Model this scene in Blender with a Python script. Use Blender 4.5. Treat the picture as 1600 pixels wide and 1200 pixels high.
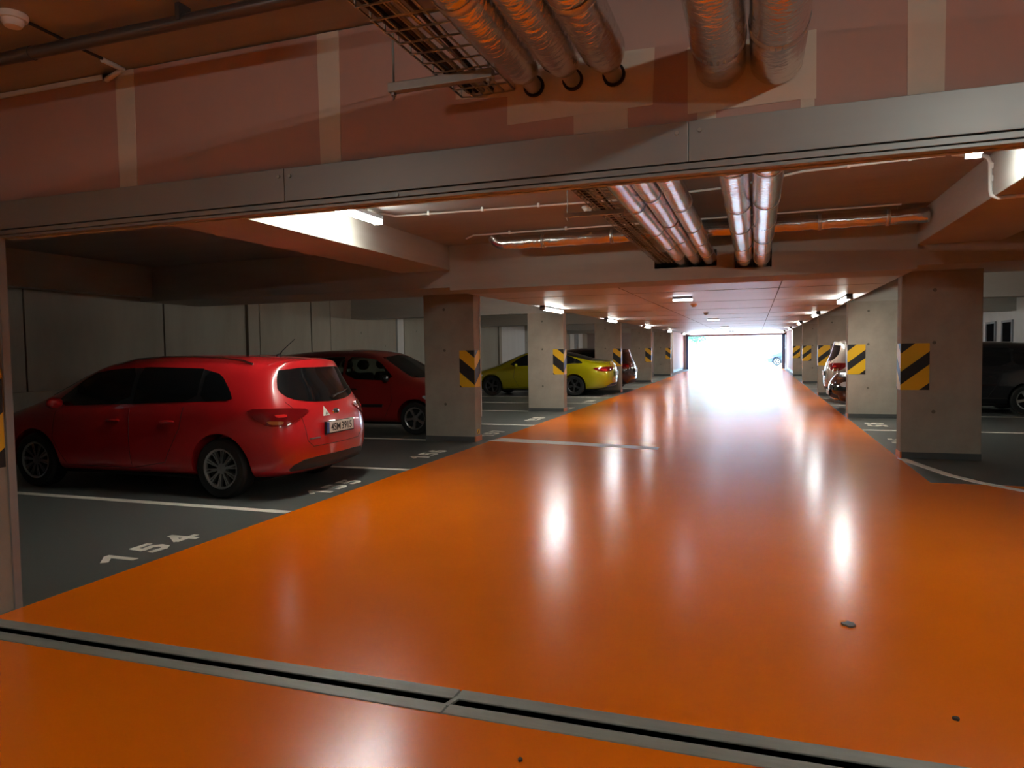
import bpy, bmesh, math, random
from mathutils import Vector, Matrix, noise
from mathutils.bvhtree import BVHTree
from mathutils.geometry import delaunay_2d_cdt
random.seed(7)
PI = math.pi
for o in list(bpy.data.objects): bpy.data.objects.remove(o)
scene = bpy.context.scene
C = scene.collection

# ------------------------------------------------------------------ camera
cam_d = bpy.data.cameras.new('camera'); cam = bpy.data.objects.new('camera', cam_d); C.objects.link(cam)
cam_d.sensor_width = 36; cam_d.lens = 1103.49 / 1600 * 36; cam_d.clip_start = 0.05; cam_d.clip_end = 500
R_ = Vector((0.945635, 0.324867, -0.015363)); U_ = Vector((-0.000826, 0.0496365, 0.998767)); F_ = Vector((-0.3252289, 0.9444563, -0.0472064))
m = Matrix.Identity(4)
for i in range(3): m[i][0] = R_[i]; m[i][1] = U_[i]; m[i][2] = -F_[i]
m[2][3] = 1.5
cam.matrix_world = m
scene.camera = cam

# ------------------------------------------------------------------ world, sun, exposure
world = bpy.data.worlds.new('sky'); scene.world = world; world.use_nodes = True
bg = world.node_tree.nodes['Background']; bg.inputs[0].default_value = (0.42, 0.70, 1.0, 1); bg.inputs[1].default_value = 19.0
sun_d = bpy.data.lights.new('sun_offscreen', 'SUN'); sun_d.energy = 32; sun_d.angle = 0.01; sun_d.color = (.92, .96, 1)
sun = bpy.data.objects.new('sun_offscreen', sun_d); C.objects.link(sun); sun.rotation_euler = (math.radians(-33), math.radians(-18), 0)
vs = scene.view_settings; vs.view_transform = 'Standard'; vs.look = 'None'; vs.gamma = 1; vs.use_curve_mapping = False
vs.exposure = 0.0

# ------------------------------------------------------------------ materials
MATS = {}
def mat(name, col, rough=.5, metal=0., spec=.5, coat=0., emit=None, estr=0., trans=0., alpha=1.):
    if name in MATS: return MATS[name]
    M = bpy.data.materials.new(name); M.use_nodes = True; b = M.node_tree.nodes['Principled BSDF']
    b.inputs['Base Color'].default_value = (*col, 1); b.inputs['Roughness'].default_value = rough; b.inputs['Metallic'].default_value = metal
    b.inputs['Specular IOR Level'].default_value = spec; b.inputs['Coat Weight'].default_value = coat; b.inputs['Coat Roughness'].default_value = .04
    b.inputs['Transmission Weight'].default_value = trans
    if emit: b.inputs['Emission Color'].default_value = (*emit, 1); b.inputs['Emission Strength'].default_value = estr
    MATS[name] = M; return M
def noisy(name, c1, c2, scale=3., detail=6., rough=(.5, .7), metal=0., bump=.0, bscale=40., stretch=(1, 1, 1), spec=.5, spots=None, coat=0.):
    """two-tone procedural surface on object coordinates, optional fine bump and dark pock marks"""
    if name in MATS: return MATS[name]
    M = mat(name, c1, metal=metal, spec=spec, coat=coat); nt = M.node_tree; N = nt.nodes; L = nt.links; b = N['Principled BSDF']
    tc = N.new('ShaderNodeTexCoord'); mp = N.new('ShaderNodeMapping'); mp.inputs['Scale'].default_value = stretch
    L.new(tc.outputs['Object'], mp.inputs[0])
    n = N.new('ShaderNodeTexNoise'); n.inputs['Scale'].default_value = scale; n.inputs['Detail'].default_value = detail; n.inputs['Roughness'].default_value = .65
    L.new(mp.outputs[0], n.inputs['Vector'])
    r = N.new('ShaderNodeValToRGB'); r.color_ramp.elements[0].position = .3; r.color_ramp.elements[1].position = .7
    r.color_ramp.elements[0].color = (*c1, 1); r.color_ramp.elements[1].color = (*c2, 1)
    L.new(n.outputs['Fac'], r.inputs[0]); out = r.outputs[0]
    if spots:
        v = N.new('ShaderNodeTexVoronoi'); v.inputs['Scale'].default_value = spots[0]; L.new(tc.outputs['Object'], v.inputs['Vector'])
        mr = N.new('ShaderNodeMapRange'); mr.inputs[1].default_value = spots[1]; mr.inputs[2].default_value = spots[1] * 1.8
        L.new(v.outputs['Distance'], mr.inputs[0])
        mx = N.new('ShaderNodeMixRGB'); mx.inputs[1].default_value = (*spots[2], 1); L.new(mr.outputs[0], mx.inputs[0]); L.new(out, mx.inputs[2]); out = mx.outputs[0]
    L.new(out, b.inputs['Base Color'])
    mr2 = N.new('ShaderNodeMapRange'); mr2.inputs[3].default_value = rough[0]; mr2.inputs[4].default_value = rough[1]
    L.new(n.outputs['Fac'], mr2.inputs[0]); L.new(mr2.outputs[0], b.inputs['Roughness'])
    if bump:
        n2 = N.new('ShaderNodeTexNoise'); n2.inputs['Scale'].default_value = bscale; n2.inputs['Detail'].default_value = 3; L.new(mp.outputs[0], n2.inputs['Vector'])
        bp = N.new('ShaderNodeBump'); bp.inputs['Strength'].default_value = bump; bp.inputs['Distance'].default_value = .01
        L.new(n2.outputs['Fac'], bp.inputs['Height']); L.new(bp.outputs[0], b.inputs['Normal'])
    return M
concrete = noisy('concrete', (.30, .27, .22), (.40, .36, .30), 2.2, 8, (.75, .9), bump=.15, bscale=60, spots=(1.7, .035, (.2, .175, .14)))
concrete_wall = noisy('concrete_wall', (.30, .27, .22), (.40, .36, .30), 1.4, 8, (.75, .9), bump=.15, bscale=40, stretch=(1, 1, .25), spots=(1.1, .03, (.2, .19, .16)))
concrete_dark = noisy('concrete_darker', (.12, .11, .09), (.17, .155, .125), 1.6, 8, (.75, .9), bump=.15, bscale=40, stretch=(1, 1, .25))
concrete_pale = noisy('concrete_pale', (.60, .60, .59), (.68, .68, .67), 1.2, 6, (.7, .85), stretch=(2, 2, .15))
ceil_m = noisy('ceiling_concrete', (.27, .265, .255), (.33, .325, .315), 1.1, 7, (.6, .8), bump=.08, bscale=20, stretch=(.35, 3, 1))
beam_m = noisy('beam_concrete', (.38, .36, .32), (.45, .43, .39), 1.6, 7, (.7, .85), bump=.1, bscale=30, stretch=(.5, .5, 3))
soffit_m = noisy('soffit_concrete', (.42, .41, .42), (.50, .49, .50), .9, 7, (.36, .46), stretch=(.4, 3, 1), spec=1.)
white_wall = noisy('white_wall_paint', (.62, .63, .62), (.70, .71, .70), 1.5, 5, (.7, .85))
pink_plaster = noisy('pink_plaster', (.38, .30, .28), (.43, .345, .325), 1.5, 5, (.7, .85))
pink = noisy('pink_plasterboard', (.44, .285, .25), (.48, .31, .275), 1.3, 5, (.75, .9), spots=(2.3, .012, (.1, .05, .04)))
filler = noisy('joint_filler', (.60, .53, .45), (.66, .59, .51), 2.5, 5, (.8, .9))
orange = noisy('orange_epoxy', (.80, .155, .002), (.86, .172, .003), .8, 6, (.19, .25), spec=.3, spots=(.55, .006, (.1, .04, .01)))
grey_floor = noisy('grey_epoxy', (.088, .092, .086), (.112, .116, .108), .9, 6, (.34, .45), bump=.02, bscale=2.5)
plinth_m = noisy('grey_plinth_coat', (.07, .072, .07), (.09, .092, .09), 2, 4, (.4, .55))
plinth_or = noisy('orange_plinth_coat', (.62, .17, .05), (.66, .2, .06), 2, 4, (.25, .35))
line_m = noisy('white_line_paint', (.78, .74, .64), (.86, .82, .72), 3, 6, (.4, .5), spec=.12)
rail_m = noisy('rail_steel', (.21, .21, .185), (.30, .295, .26), 4, 6, (.45, .6), metal=.25, stretch=(.4, 4, 1))
panel_m = noisy('grey_sheet_metal', (.27, .28, .28), (.31, .32, .32), 1.5, 4, (.38, .48), metal=.35, stretch=(.6, 1, 2))
panel_dark = mat('panel_gap_dark', (.01, .01, .01), .8)
foil = noisy('aluminium_foil_wrap', (.72, .70, .68), (.80, .78, .76), 5, 6, (.15, .26), metal=1., bump=.5, bscale=22, stretch=(1, 1.6, 1))
tape = noisy('foil_tape', (.6, .58, .56), (.7, .68, .66), 6, 4, (.3, .45), metal=1., bump=.3, bscale=30)
pipe_core = mat('steel_pipe', (.45, .40, .36), .4, .6)
zinc = noisy('galvanised_steel', (.35, .34, .32), (.45, .44, .42), 8, 4, (.4, .55), metal=.8)
trunk_m = mat('dark_grey_trunking', (.10, .095, .095), .28, .5)
plastic_w = mat('white_plastic', (.72, .70, .66), .45)
plastic_g = mat('grey_plastic', (.32, .32, .33), .5)
black_c = mat('black_cable', (.012, .012, .012), .6)
sign_y = mat('sign_yellow', (.80, .46, .01), .45)
sign_k = mat('sign_black', (.013, .013, .014), .45)
tube_on = mat('lamp_tube_lit', (1, 1, 1), .4, emit=(.97, 1.0, .90), estr=105)
emerg_on = mat('emergency_light_lit', (1, 1, 1), .4, emit=(.80, .88, 1.0), estr=18)
tyre_m = mat('tyre_rubber', (.010, .010, .010), .75)
rim_m = mat('alloy_rim', (.42, .42, .43), .3, .85)
rim_dark = mat('dark_alloy_rim', (.09, .09, .095), .35, .8)
wheel_dark = mat('wheel_dark', (.008, .008, .008), .8)
glass_k = mat('dark_cabin_glass', (.006, .007, .008), .04, spec=.6)  # opaque pane; tint and the darkness of the cabin are both in its colour
trim_k = mat('black_trim', (.010, .010, .011), .4)
trim_mat = mat('black_valance', (.025, .024, .026), .6)
chrome = mat('chrome', (.7, .7, .7), .15, 1.)
lamp_red = mat('tail_lamp_red', (.16, .004, .006), .08, coat=1.)
lamp_red_hot = mat('tail_lamp_reflector', (.75, .02, .02), .1, coat=1.)
lamp_amber = mat('tail_lamp_amber', (.30, .08, .02), .1, coat=1.)
lamp_clear = mat('head_lamp_clear', (.55, .57, .6), .08, coat=1.)
plate_m = mat('plate_white', (.72, .70, .62), .45)
plate_b = mat('plate_blue', (.05, .10, .32), .45)
ink = mat('plate_ink', (.02, .02, .02), .5)
seat_m = mat('seat_fabric', (.03, .03, .032), .85)
paint_red = mat('red_paint', (.52, .012, .016), .28, coat=1.)
paint_red2 = mat('dark_red_paint', (.30, .012, .010), .32, coat=1.)
paint_yel = mat('yellow_green_paint', (.44, .38, .004), .25, .35, coat=1.)
paint_blk = mat('black_paint', (.012, .012, .014), .15, coat=1.)
paint_mar = mat('dark_maroon_paint', (.028, .010, .013), .15, coat=1.)
paint_bei = mat('beige_paint', (.46, .40, .35), .25, .3, coat=1.)
paint_blu = mat('steel_blue_paint', (.015, .04, .08), .25, .2, coat=1.)
def glass_mat():
    M = bpy.data.materials.new('clear_car_glass'); M.use_nodes = True; nt = M.node_tree; N = nt.nodes; N.clear()
    o = N.new('ShaderNodeOutputMaterial'); t = N.new('ShaderNodeBsdfTransparent'); t.inputs[0].default_value = (.62, .66, .64, 1)
    g = N.new('ShaderNodeBsdfGlossy'); g.inputs['Roughness'].default_value = .03; fr = N.new('ShaderNodeFresnel'); fr.inputs[0].default_value = 1.5
    mx = N.new('ShaderNodeMixShader'); nt.links.new(fr.outputs[0], mx.inputs[0]); nt.links.new(t.outputs[0], mx.inputs[1]); nt.links.new(g.outputs[0], mx.inputs[2]); nt.links.new(mx.outputs[0], o.inputs[0])
    return M
glass_clear = glass_mat()

# ------------------------------------------------------------------ helpers
def link(o, parent=None):
    C.objects.link(o)
    if parent is not None: o.parent = parent
    return o
def tag(o, label=None, cat=None, group=None, kind=None):
    if label: o['label'] = label
    if cat: o['category'] = cat
    if group: o['group'] = group
    if kind: o['kind'] = kind
    return o
def empty(name, loc=(0, 0, 0), rz=0, **k):
    o = bpy.data.objects.new(name, None); o.empty_display_size = .1; o.location = loc; o.rotation_euler = (0, 0, rz); link(o); return tag(o, **k)
class MB:
    def __init__(s): s.v = []; s.f = []
    def add(s, vs, fs):
        n = len(s.v); s.v += [tuple(v) for v in vs]; s.f += [tuple(i + n for i in f) for f in fs]; return s
    def box(s, x0, x1, y0, y1, z0, z1):
        return s.add([(x0,y0,z0),(x1,y0,z0),(x1,y1,z0),(x0,y1,z0),(x0,y0,z1),(x1,y0,z1),(x1,y1,z1),(x0,y1,z1)],
                     [(0,3,2,1),(4,5,6,7),(0,1,5,4),(1,2,6,5),(2,3,7,6),(3,0,4,7)])
    def prism(s, pts, axis, a, b):
        """polygon pts (2-D) extruded along axis from a to b"""
        def P(p, t): return (t, p[0], p[1]) if axis == 'x' else (p[0], t, p[1]) if axis == 'y' else (p[0], p[1], t)
        n = len(pts); return s.add([P(p, a) for p in pts] + [P(p, b) for p in pts],
            [tuple(range(n))[::-1], tuple(range(n, 2*n))] + [(i, (i+1) % n, n + (i+1) % n, n + i) for i in range(n)])
    def tube(s, path, r, n=12, cap=True):
        path = [Vector(p) for p in path]; rr = r if isinstance(r, (list, tuple)) else [r] * len(path); vs = []; up = None
        for i, p in enumerate(path):
            d = (path[min(i+1, len(path)-1)] - path[max(i-1, 0)]).normalized()
            if up is None: up = d.orthogonal().normalized()
            a = (up - d * up.dot(d)).normalized(); up = a; b = d.cross(a)
            vs += [p + (a * math.cos(2*PI*k/n) + b * math.sin(2*PI*k/n)) * rr[i] for k in range(n)]
        fs = [(i*n+k, i*n+(k+1) % n, (i+1)*n+(k+1) % n, (i+1)*n+k) for i in range(len(path)-1) for k in range(n)]
        if cap: fs += [tuple(range(n))[::-1], tuple(range((len(path)-1)*n, len(path)*n))]
        return s.add(vs, fs)
    def lathe(s, prof, n=40, axis='y', c=(0, 0, 0)):
        vs = []
        for k in range(n):
            t = 2*PI*k/n
            for r, h in prof:
                a, b = r*math.cos(t), r*math.sin(t)
                vs.append((c[0]+a, c[1]+h, c[2]+b) if axis == 'y' else (c[0]+a, c[1]+b, c[2]+h) if axis == 'z' else (c[0]+h, c[1]+a, c[2]+b))
        q = len(prof)
        return s.add(vs, [(k*q+i, k*q+i+1, ((k+1) % n)*q+i+1, ((k+1) % n)*q+i) for k in range(n) for i in range(q-1)])
    def build(s, name, m, parent=None, smooth=None, bevel=0, fixn=True):
        me = bpy.data.meshes.new(name); me.from_pydata(s.v, [], s.f)
        if bevel or fixn:
            bm = bmesh.new(); bm.from_mesh(me)
            if bevel: bmesh.ops.bevel(bm, geom=bm.edges[:], offset=bevel, segments=2, affect='EDGES', profile=.6)
            if fixn: bmesh.ops.recalc_face_normals(bm, faces=bm.faces[:])
            bm.to_mesh(me); bm.free()
        me.materials.append(m)
        if smooth: me.shade_smooth(); me.set_sharp_from_angle(angle=math.radians(smooth))
        return link(bpy.data.objects.new(name, me), parent)
def struct(name, mb, m, **k):
    o = mb.build(name, m, **k); o['kind'] = 'structure'; return o
def copy_tree(o, parent=None):
    c = o.copy(); C.objects.link(c); c.parent = parent
    for ch in list(o.children): copy_tree(ch, c)
    return c
def text_mesh(name, body, size, m, parent, M4, extrude=.001, offset=0., spacing=1., align='LEFT'):
    cu = bpy.data.curves.new(name, 'FONT'); cu.body = body; cu.size = size; cu.extrude = extrude; cu.offset = offset; cu.space_character = spacing; cu.align_x = align; cu.resolution_u = 3
    t = bpy.data.objects.new(name, cu); C.objects.link(t)
    dg = bpy.context.evaluated_depsgraph_get(); me = bpy.data.meshes.new_from_object(t.evaluated_get(dg)); bpy.data.objects.remove(t)
    me.transform(M4); me.materials.clear(); me.materials.append(m)
    o = bpy.data.objects.new(name, me); return link(o, parent)

# ------------------------------------------------------------------ floor
CZ = 3.05          # concrete ceiling height
SZ = 2.40          # low soffit over the far drive lane
floor = struct('floor', MB().box(-10.6, 9.2, -6.2, 2.677, -.25, 0).box(-10.6, 9.2, 2.730, 51.3, -.25, 0).box(-10.6, 9.2, 2.677, 2.730, -.25, -.14).box(-10.6, -4.18, 2.677, 2.730, -.14, 0).box(4.2, 9.2, 2.677, 2.730, -.14, 0), grey_floor)
lane = MB()
lane.box(-4.17, 1.80, 2.81, 51.2, -.02, .002)
lane.box(1.80, 9.0, 2.81, 8.65, -.02, .002)
lane.build('drive_lane_coating', orange, floor)
MB().box(-6.2, 9.0, -6, 2.60, -.02, .002).build('drive_lane_coating', orange, floor)
def bay_line(x0, x1, y, w=.10): MB().box(x0, x1, y-w/2, y+w/2, .0, .003).build('bay_line', line_m, floor)
left_lines = [5.58, 8.03, 10.86, 13.47, 16.6, 19.25, 21.7, 24.3, 26.9, 29.4, 32.0, 34.6, 37.1]
for y in left_lines: bay_line(-9.7, -5.3 if y in (10.86, 16.6, 24.3) else -4.18, y)
right_lines = [13.8, 16.75, 19.4, 21.9, 24.4, 26.9, 29.4, 32, 34.6, 37.2]
for y in right_lines: bay_line(1.81, 6.7, y)
# stop bar across half of the lane
MB().prism([(-4.22, 10.97), (-1.36, 10.53), (-1.37, 10.80), (-4.10, 11.36)], 'z', 0, .004).build('stop_bar', line_m, floor)
# curved guide line towards the side lane
arc = [(1.83, 10.42), (1.88, 10.12), (1.95, 9.83), (2.09, 9.22), (2.29, 8.78), (2.57, 8.37), (2.95, 8.02), (3.45, 7.74), (4.1, 7.55), (5.0, 7.48), (6.5, 7.46)]
vs_, fs_ = [], []
for i, p in enumerate(arc):
    a = Vector(arc[max(i-1, 0)]); b = Vector(arc[min(i+1, len(arc)-1)]); d = (b-a).normalized(); n = Vector((-d.y, d.x))
    for z in (0, .004): vs_ += [(p[0]+n.x*.055, p[1]+n.y*.055, z), (p[0]-n.x*.055, p[1]-n.y*.055, z)]
for i in range(len(arc)-1):
    a, b = i*4, i*4+4; fs_ += [(a+2, a+3, b+3, b+2), (a, b, b+1, a+1), (a, a+2, b+2, b), (a+1, b+1, b+3, a+3)]
MB().add(vs_, fs_).build('curved_guide_line', line_m, floor)
Z90 = Matrix.Rotation(PI/2, 4, 'Z')
DIG = {'0': [[(.03,.05),(.03,.21),(.06,.24),(.14,.24),(.17,.21),(.17,.05),(.14,.02),(.06,.02),(.03,.05)]], '1': [[(.0,.15),(.10,.235),(.12,.235)],[(.12,.26),(.12,0)]],
 '3': [[(.02,.24),(.17,.24),(.09,.14),(.16,.12),(.17,.06),(.13,.02),(.02,.03)]], '4': [[(.13,0),(.13,.26)],[(.13,.24),(.01,.08),(.21,.08)]],
 '5': [[(.18,.24),(.04,.24),(.03,.14),(.13,.155),(.175,.11),(.165,.05),(.12,.02),(.01,.03)]], '6': [[(.16,.23),(.09,.24),(.03,.17),(.03,.06),(.07,.02),(.13,.02),(.17,.06),(.16,.12),(.12,.145),(.05,.13)]],
 '7': [[(.0,.235),(.18,.235),(.07,0)]], '8': [[(.10,.135),(.04,.17),(.05,.23),(.10,.245),(.16,.23),(.165,.17),(.10,.135),(.03,.09),(.04,.03),(.10,.015),(.17,.03),(.175,.09),(.10,.135)]],
 '9': [[(.03,.03),(.11,.02),(.17,.09),(.17,.20),(.13,.24),(.07,.24),(.03,.20),(.04,.14),(.08,.115),(.15,.13)]]}
def floor_number(txt, M4, label):
    mb = MB(); w = .027
    for k, ch in enumerate(txt):
        for pl in DIG[ch]:
            for j, (a, b) in enumerate(zip(pl, pl[1:])):
                a = Vector((a[0]+k*.30, a[1])); b = Vector((b[0]+k*.30, b[1])); d = (b-a).normalized(); n = Vector((-d.y, d.x))*w; e = d*w*.55
                mb.prism([tuple(a-e-n), tuple(b+e-n), tuple(b+e+n), tuple(a-e+n)], 'z', -.002, .001 + .00012*j)
    o = mb.build('bay_number', line_m, floor, fixn=True); o.data.transform(M4); o['label'] = label
for n, x, y in (('154', -4.34, 3.84), ('155', -4.34, 6.40), ('156', -4.40, 8.95), ('157', -4.40, 11.58), ('158', -4.40, 14.25), ('159', -4.40, 17.0), ('160', -4.40, 19.6), ('161', -4.40, 22.3)):
    floor_number(n, Matrix.Translation((x, y, .003)) @ Z90, 'white painted floor number ' + n)
for n, x, y in (('96', 2.0, 12.60), ('95', 2.0, 15.1), ('94', 2.0, 18.4), ('93', 2.0, 21.1)):
    floor_number(n, Matrix.Translation((x, y, .003)) @ Matrix.Rotation(-PI/2, 4, 'Z') @ Matrix.Diagonal((1.3, 1.2, 1, 1)), 'white painted floor number')
# door rail sunk in the floor
rail = empty('floor_rail', (0, 2.705, 0), label='grey steel sliding door rail set across the orange floor', cat='rail')
for x0, x1 in ((-4.18, -1.232), (-1.222, 4.2)):
    for a, b in ((-.105, -.028), (.025, .105)):
        MB().box(x0, x1, a, b, -.03, .007).build('rail_strip', rail_m, rail, bevel=.003)
MB().box(-4.18, 4.2, -.028, .025, -.142, -.13).build('groove', rail_m, rail)
MB().prism([(-1.25, -.045), (-1.225, -.045), (-1.20, .04), (-1.225, .04)], 'z', 0, .0075).build('joint_bridge', rail_m, rail)
# loose floor debris: flattened disc and drips
def lump(name, x, y, r, m, label, cat, seed):
    rnd = random.Random(seed); n = 11; pts = [(x + r*(.7+.5*rnd.random())*math.cos(2*PI*k/n), y + r*(.7+.5*rnd.random())*math.sin(2*PI*k/n)) for k in range(n)]
    o = MB().prism(pts, 'z', .001, .012).build(name, m, bevel=.003); tag(o, label, cat)
lump('flattened_cap', .48, 4.10, .035, mat('grey_scrap', (.16, .15, .14), .5, .3), 'small flattened grey scrap lying on the open orange floor', 'debris', 3)
lump('dark_crumb', -.81, 2.38, .010, mat('dark_scrap', (.04, .03, .025), .8), 'tiny dark crumb on orange floor in front of the door rail', 'debris', 4)
lump('dark_crumb', .76, 3.17, .013, mat('dark_scrap', (.04, .03, .025), .8), 'small dark crumb on orange floor just behind the door rail', 'debris', 5)

# ------------------------------------------------------------------ walls, ceiling, beams
struct('ceiling', MB().box(-10.6, 9.2, -6.2, 51.3, CZ, CZ+.3), ceil_m)
wl = struct('wall_left', MB().box(-10.6, -10.26, 3.2, 51.3, 0, CZ), concrete_wall)
edges = [3.2, 5.0, 7.55, 10.16, 10.74, 12.42, 12.80, 14.70, 15.52, 17.30, 19.08, 19.50, 22.0, 24.0, 26.0, 28.05, 28.35, 31.6, 34.5, 37.5, 40.0]
kinds = [concrete_pale if k in (10, 16) else concrete_wall for k in range(20)]
recessed = (4, 9, 14)
for i in range(len(edges)-1):
    dep = .05 if i in recessed else .0
    MB().box(-10.26, -10.20-dep + (.006 if i % 2 else 0), edges[i]+.015, edges[i+1]-.015, 0, CZ).build('concrete_panel', kinds[i], wl, bevel=.006)
MB().box(-10.2, -10.02, 3.2, 9.9, .0, 1.0).build('wall_ledge', concrete_wall, wl)
# white framed doors further down the left wall
wf = empty('door_1', (-10.2, 43, 0)); wf['kind'] = 'structure'
MB().box(-.06, .02, -2.9, -1.9, 0, 2.75).build('door_leaf', white_wall, wf)
MB().box(-.06, .03, -1.9, -1.3, 0, 2.7).build('door_gap', mat('grey_frame', (.30, .31, .34), .5), wf)
MB().box(-.06, .05, -.3, 2.6, 0, 2.7).build('door_leaf', concrete_wall, wf)
for a, b in ((-1.3, -.35), (2.6, 3.6)): MB().box(-.06, .14, a, b, 0, 2.75).build('door_post', mat('white_frame', (.7, .7, .7), .5), wf)
MB().box(-.06, .14, -2.9, 3.6, 2.72, 2.95).build('door_head', mat('white_frame', (.7, .7, .7), .5), wf)
wr = struct('wall_right', MB().box(6.9, 7.2, 9.6, 51.3, 0, CZ), white_wall)
for k, y in enumerate((14.3, 17.4, 20.5, 23.95, 25.45, 29.3)):
    w = empty('window_%d' % (k+1), (6.9, y, 0)); w['kind'] = 'structure'
    MB().box(-.02, .02, -.40, .40, 1.25, 2.10).build('pane', mat('dark_window_pane', (.01, .011, .013), .7, spec=0.), w)
    for a, b, c, d in ((-.46, -.40, 1.2, 2.16), (.40, .46, 1.2, 2.16), (-.40, .40, 2.10, 2.16), (-.40, .40, 1.2, 1.25)):
        MB().box(-.05, .02, a, b, c, d).build('window_frame', mat('grey_frame', (.30, .31, .34), .5), w)
struct('wall_side_lane', MB().box(9.0, 9.2, -6.2, 9.6, 0, CZ).box(6.9, 9.2, 9.6, 9.9, 0, CZ), concrete)
struct('wall_near_left', MB().box(-6.5, -6.2, -6.2, 3.0, 0, CZ), concrete)
struct('wall_back', MB().box(-6.5, 9.2, -6.5, -6.2, 0, CZ), concrete)
struct('beam_left', MB().box(-5.10, -4.26, 3.25, 9.66, 2.70, CZ+.01), beam_m, bevel=.008)
struct('beam_right', MB().box(1.83, 2.70, 3.25, 9.66, 2.69, CZ+.01), beam_m, bevel=.008)
blf = MB()      # front beam with two cut-outs for the pipes
for x0, x1, z0, z1 in ((-4.25, 1.83, SZ, 2.515), (-4.25, 1.83, 2.775, CZ+.01), (-4.25, -1.27, 2.515, 2.775), (-.47, -.25, 2.515, 2.775), (.20, 1.83, 2.515, 2.775), (-1.27, -.47, 2.515, 2.56)): blf.box(x0, x1, 9.60, 10.4, z0, z1)
struct('beam_lane_front', blf, beam_m)
struct('beam_lane_back', MB().box(-1.4, .3, 10.3, 10.41, 2.45, 2.9), beam_m)
for n, x0, x1 in (('a', -10.26, -4.24), ('b', 1.82, 6.95)):
    struct('beam_cross', MB().box(x0, x1, 9.66, 11.10, 2.45, CZ+.01), beam_m)
sof = struct('ceiling_lane', MB().box(-4.25, 1.83, 10.4, 51.3, SZ, CZ+.01), soffit_m)
# shuttering joints in the low lane ceiling
for y in (11.6, 14.4, 17.2, 20, 22.8, 25.6, 28.4, 31.2, 34, 36.8): MB().box(-4.2, 1.8, y-.008, y+.008, SZ-.0025, SZ+.01).build('shuttering_joint', concrete_dark, sof)
for x in (-1.9, .35): MB().box(x-.008, x+.008, 10.4, 51, SZ-.003, SZ+.01).build('shuttering_joint', concrete_dark, sof)
pl_L = [10.81, 16.56, 24.24, 31.84, 39.47]; pl_R = [10.45, 16.09, 23.34, 30.88, 38.4]
for y in pl_L[1:]: struct('beam_cross', MB().box(-10.26, -4.24, y-.05, y+.45, SZ, CZ+.01), beam_m)
for y in pl_R[1:]: struct('beam_cross', MB().box(1.82, 6.95, y-.05, y+.45, SZ, CZ+.01), beam_m)
struct('beam_wall_left', MB().box(-10.2, -9.92, 3.2, 9.66, 2.52, CZ+.01), beam_m)
# far end: plastered flanks and gate opening
struct('wall_flank_left', MB().box(-10.2, -4.76, 44.4, 51.2, 0, CZ), pink_plaster)
struct('wall_flank_right', MB().box(2.02, 6.9, 42.6, 51.2, 0, CZ), pink_plaster)
for n, x0, x1 in (('left', -4.77, -4.755), ('right', 2.005, 2.021)):
    struct('baseboard_' + n, MB().box(x0, x1, 42.6 if n == 'right' else 44.4, 51.1, 0, .14), plinth_m)
struct('wall_far', MB().box(-10.6, -4.58, 51.2, 51.5, 0, 3.35).box(1.97, 9.2, 51.2, 51.5, 0, 3.35).box(-4.58, 1.97, 51.2, 51.5, 2.30, 3.35), white_wall)
gate = empty('gate_frame', (-1.3, 51.1, 0), label='blue grey gate frame around the bright far exit', cat='gate frame')
gm = mat('blue_grey_frame', (.04, .08, .17), .4, .3)
MB().box(-3.28, -3.12, -.1, .1, 0, 2.36).build('frame_post', gm, gate, bevel=.006); MB().box(3.02, 3.24, -.1, .1, 0, 2.36).build('frame_post', gm, gate, bevel=.006)
MB().box(-3.28, 3.27, -.1, .1, 2.28, 2.42).build('frame_head', mat('mauve_frame', (.14, .12, .16), .5), gate, bevel=.006)

# ------------------------------------------------------------------ near partition: plasterboard wall over the sliding door opening
struct('trim_pier_left', MB().box(-6.3, -4.19, 2.45, 2.966, 0, 2.30).box(-6.3, -4.55, 2.966, 3.02, 0, CZ), concrete)
struct('wall_partition_right', MB().box(3.7, 9.2, 3.0, 3.2, 0, CZ), concrete)
tr = struct('trim_1', MB().box(-4.21, -4.176, 2.955, 3.0, 0, 2.25), panel_m)
wp = struct('wall_partition', MB().box(-10.6, 9.2, 3.02, 3.22, 2.45, CZ).box(-10.6, 9.2, 3.02, 3.05, 2.23, 2.45).box(-10.6, -4.55, 3.02, 3.22, 0, 2.23), concrete)
bx = [-6.3, -4.75, -3.215, -1.94, -.62, .593, 1.85, 3.1, 4.4]
for i in range(len(bx)-1):
    MB().box(bx[i]+.001, bx[i+1]-.001, 3.0, 3.03, 2.40, CZ-.012).build('plasterboard_panel', pink, wp)
def fil(pts, d=.0025): MB().prism(pts, 'y', 3.0-d, 3.005).build('joint_filler_strip', filler, wp)
for x0, x1 in ((-3.277, -3.153), (-2.0, -1.885), (.533, .653), (1.79, 1.91)): fil([(x0, 2.40), (x1, 2.40), (x1+.003, 3.04), (x0-.003, 3.04)])
fil([(-3.37, 3.0), (-3.27, 3.0), (-3.27, 3.04), (-3.37, 3.04)]); fil([(-4.7, 3.005), (-3.3, 3.012), (-3.3, 3.04), (-4.7, 3.04)])
fil([(-1.28, 2.637), (-1.03, 2.618), (-1.03, 2.70), (-1.28, 2.69)])
fil([(-1.035, 2.495), (-.40, 2.505), (-.39, 2.735), (-.60, 2.74), (-1.03, 2.73)], .003)
fil([(-.735, 2.40), (-.503, 2.40), (-.503, 2.51), (-.735, 2.51)])
fil([(-.259, 2.449), (.16, 2.455), (.222, 2.45), (.222, 2.71), (-.259, 2.713)], .003)
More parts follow.
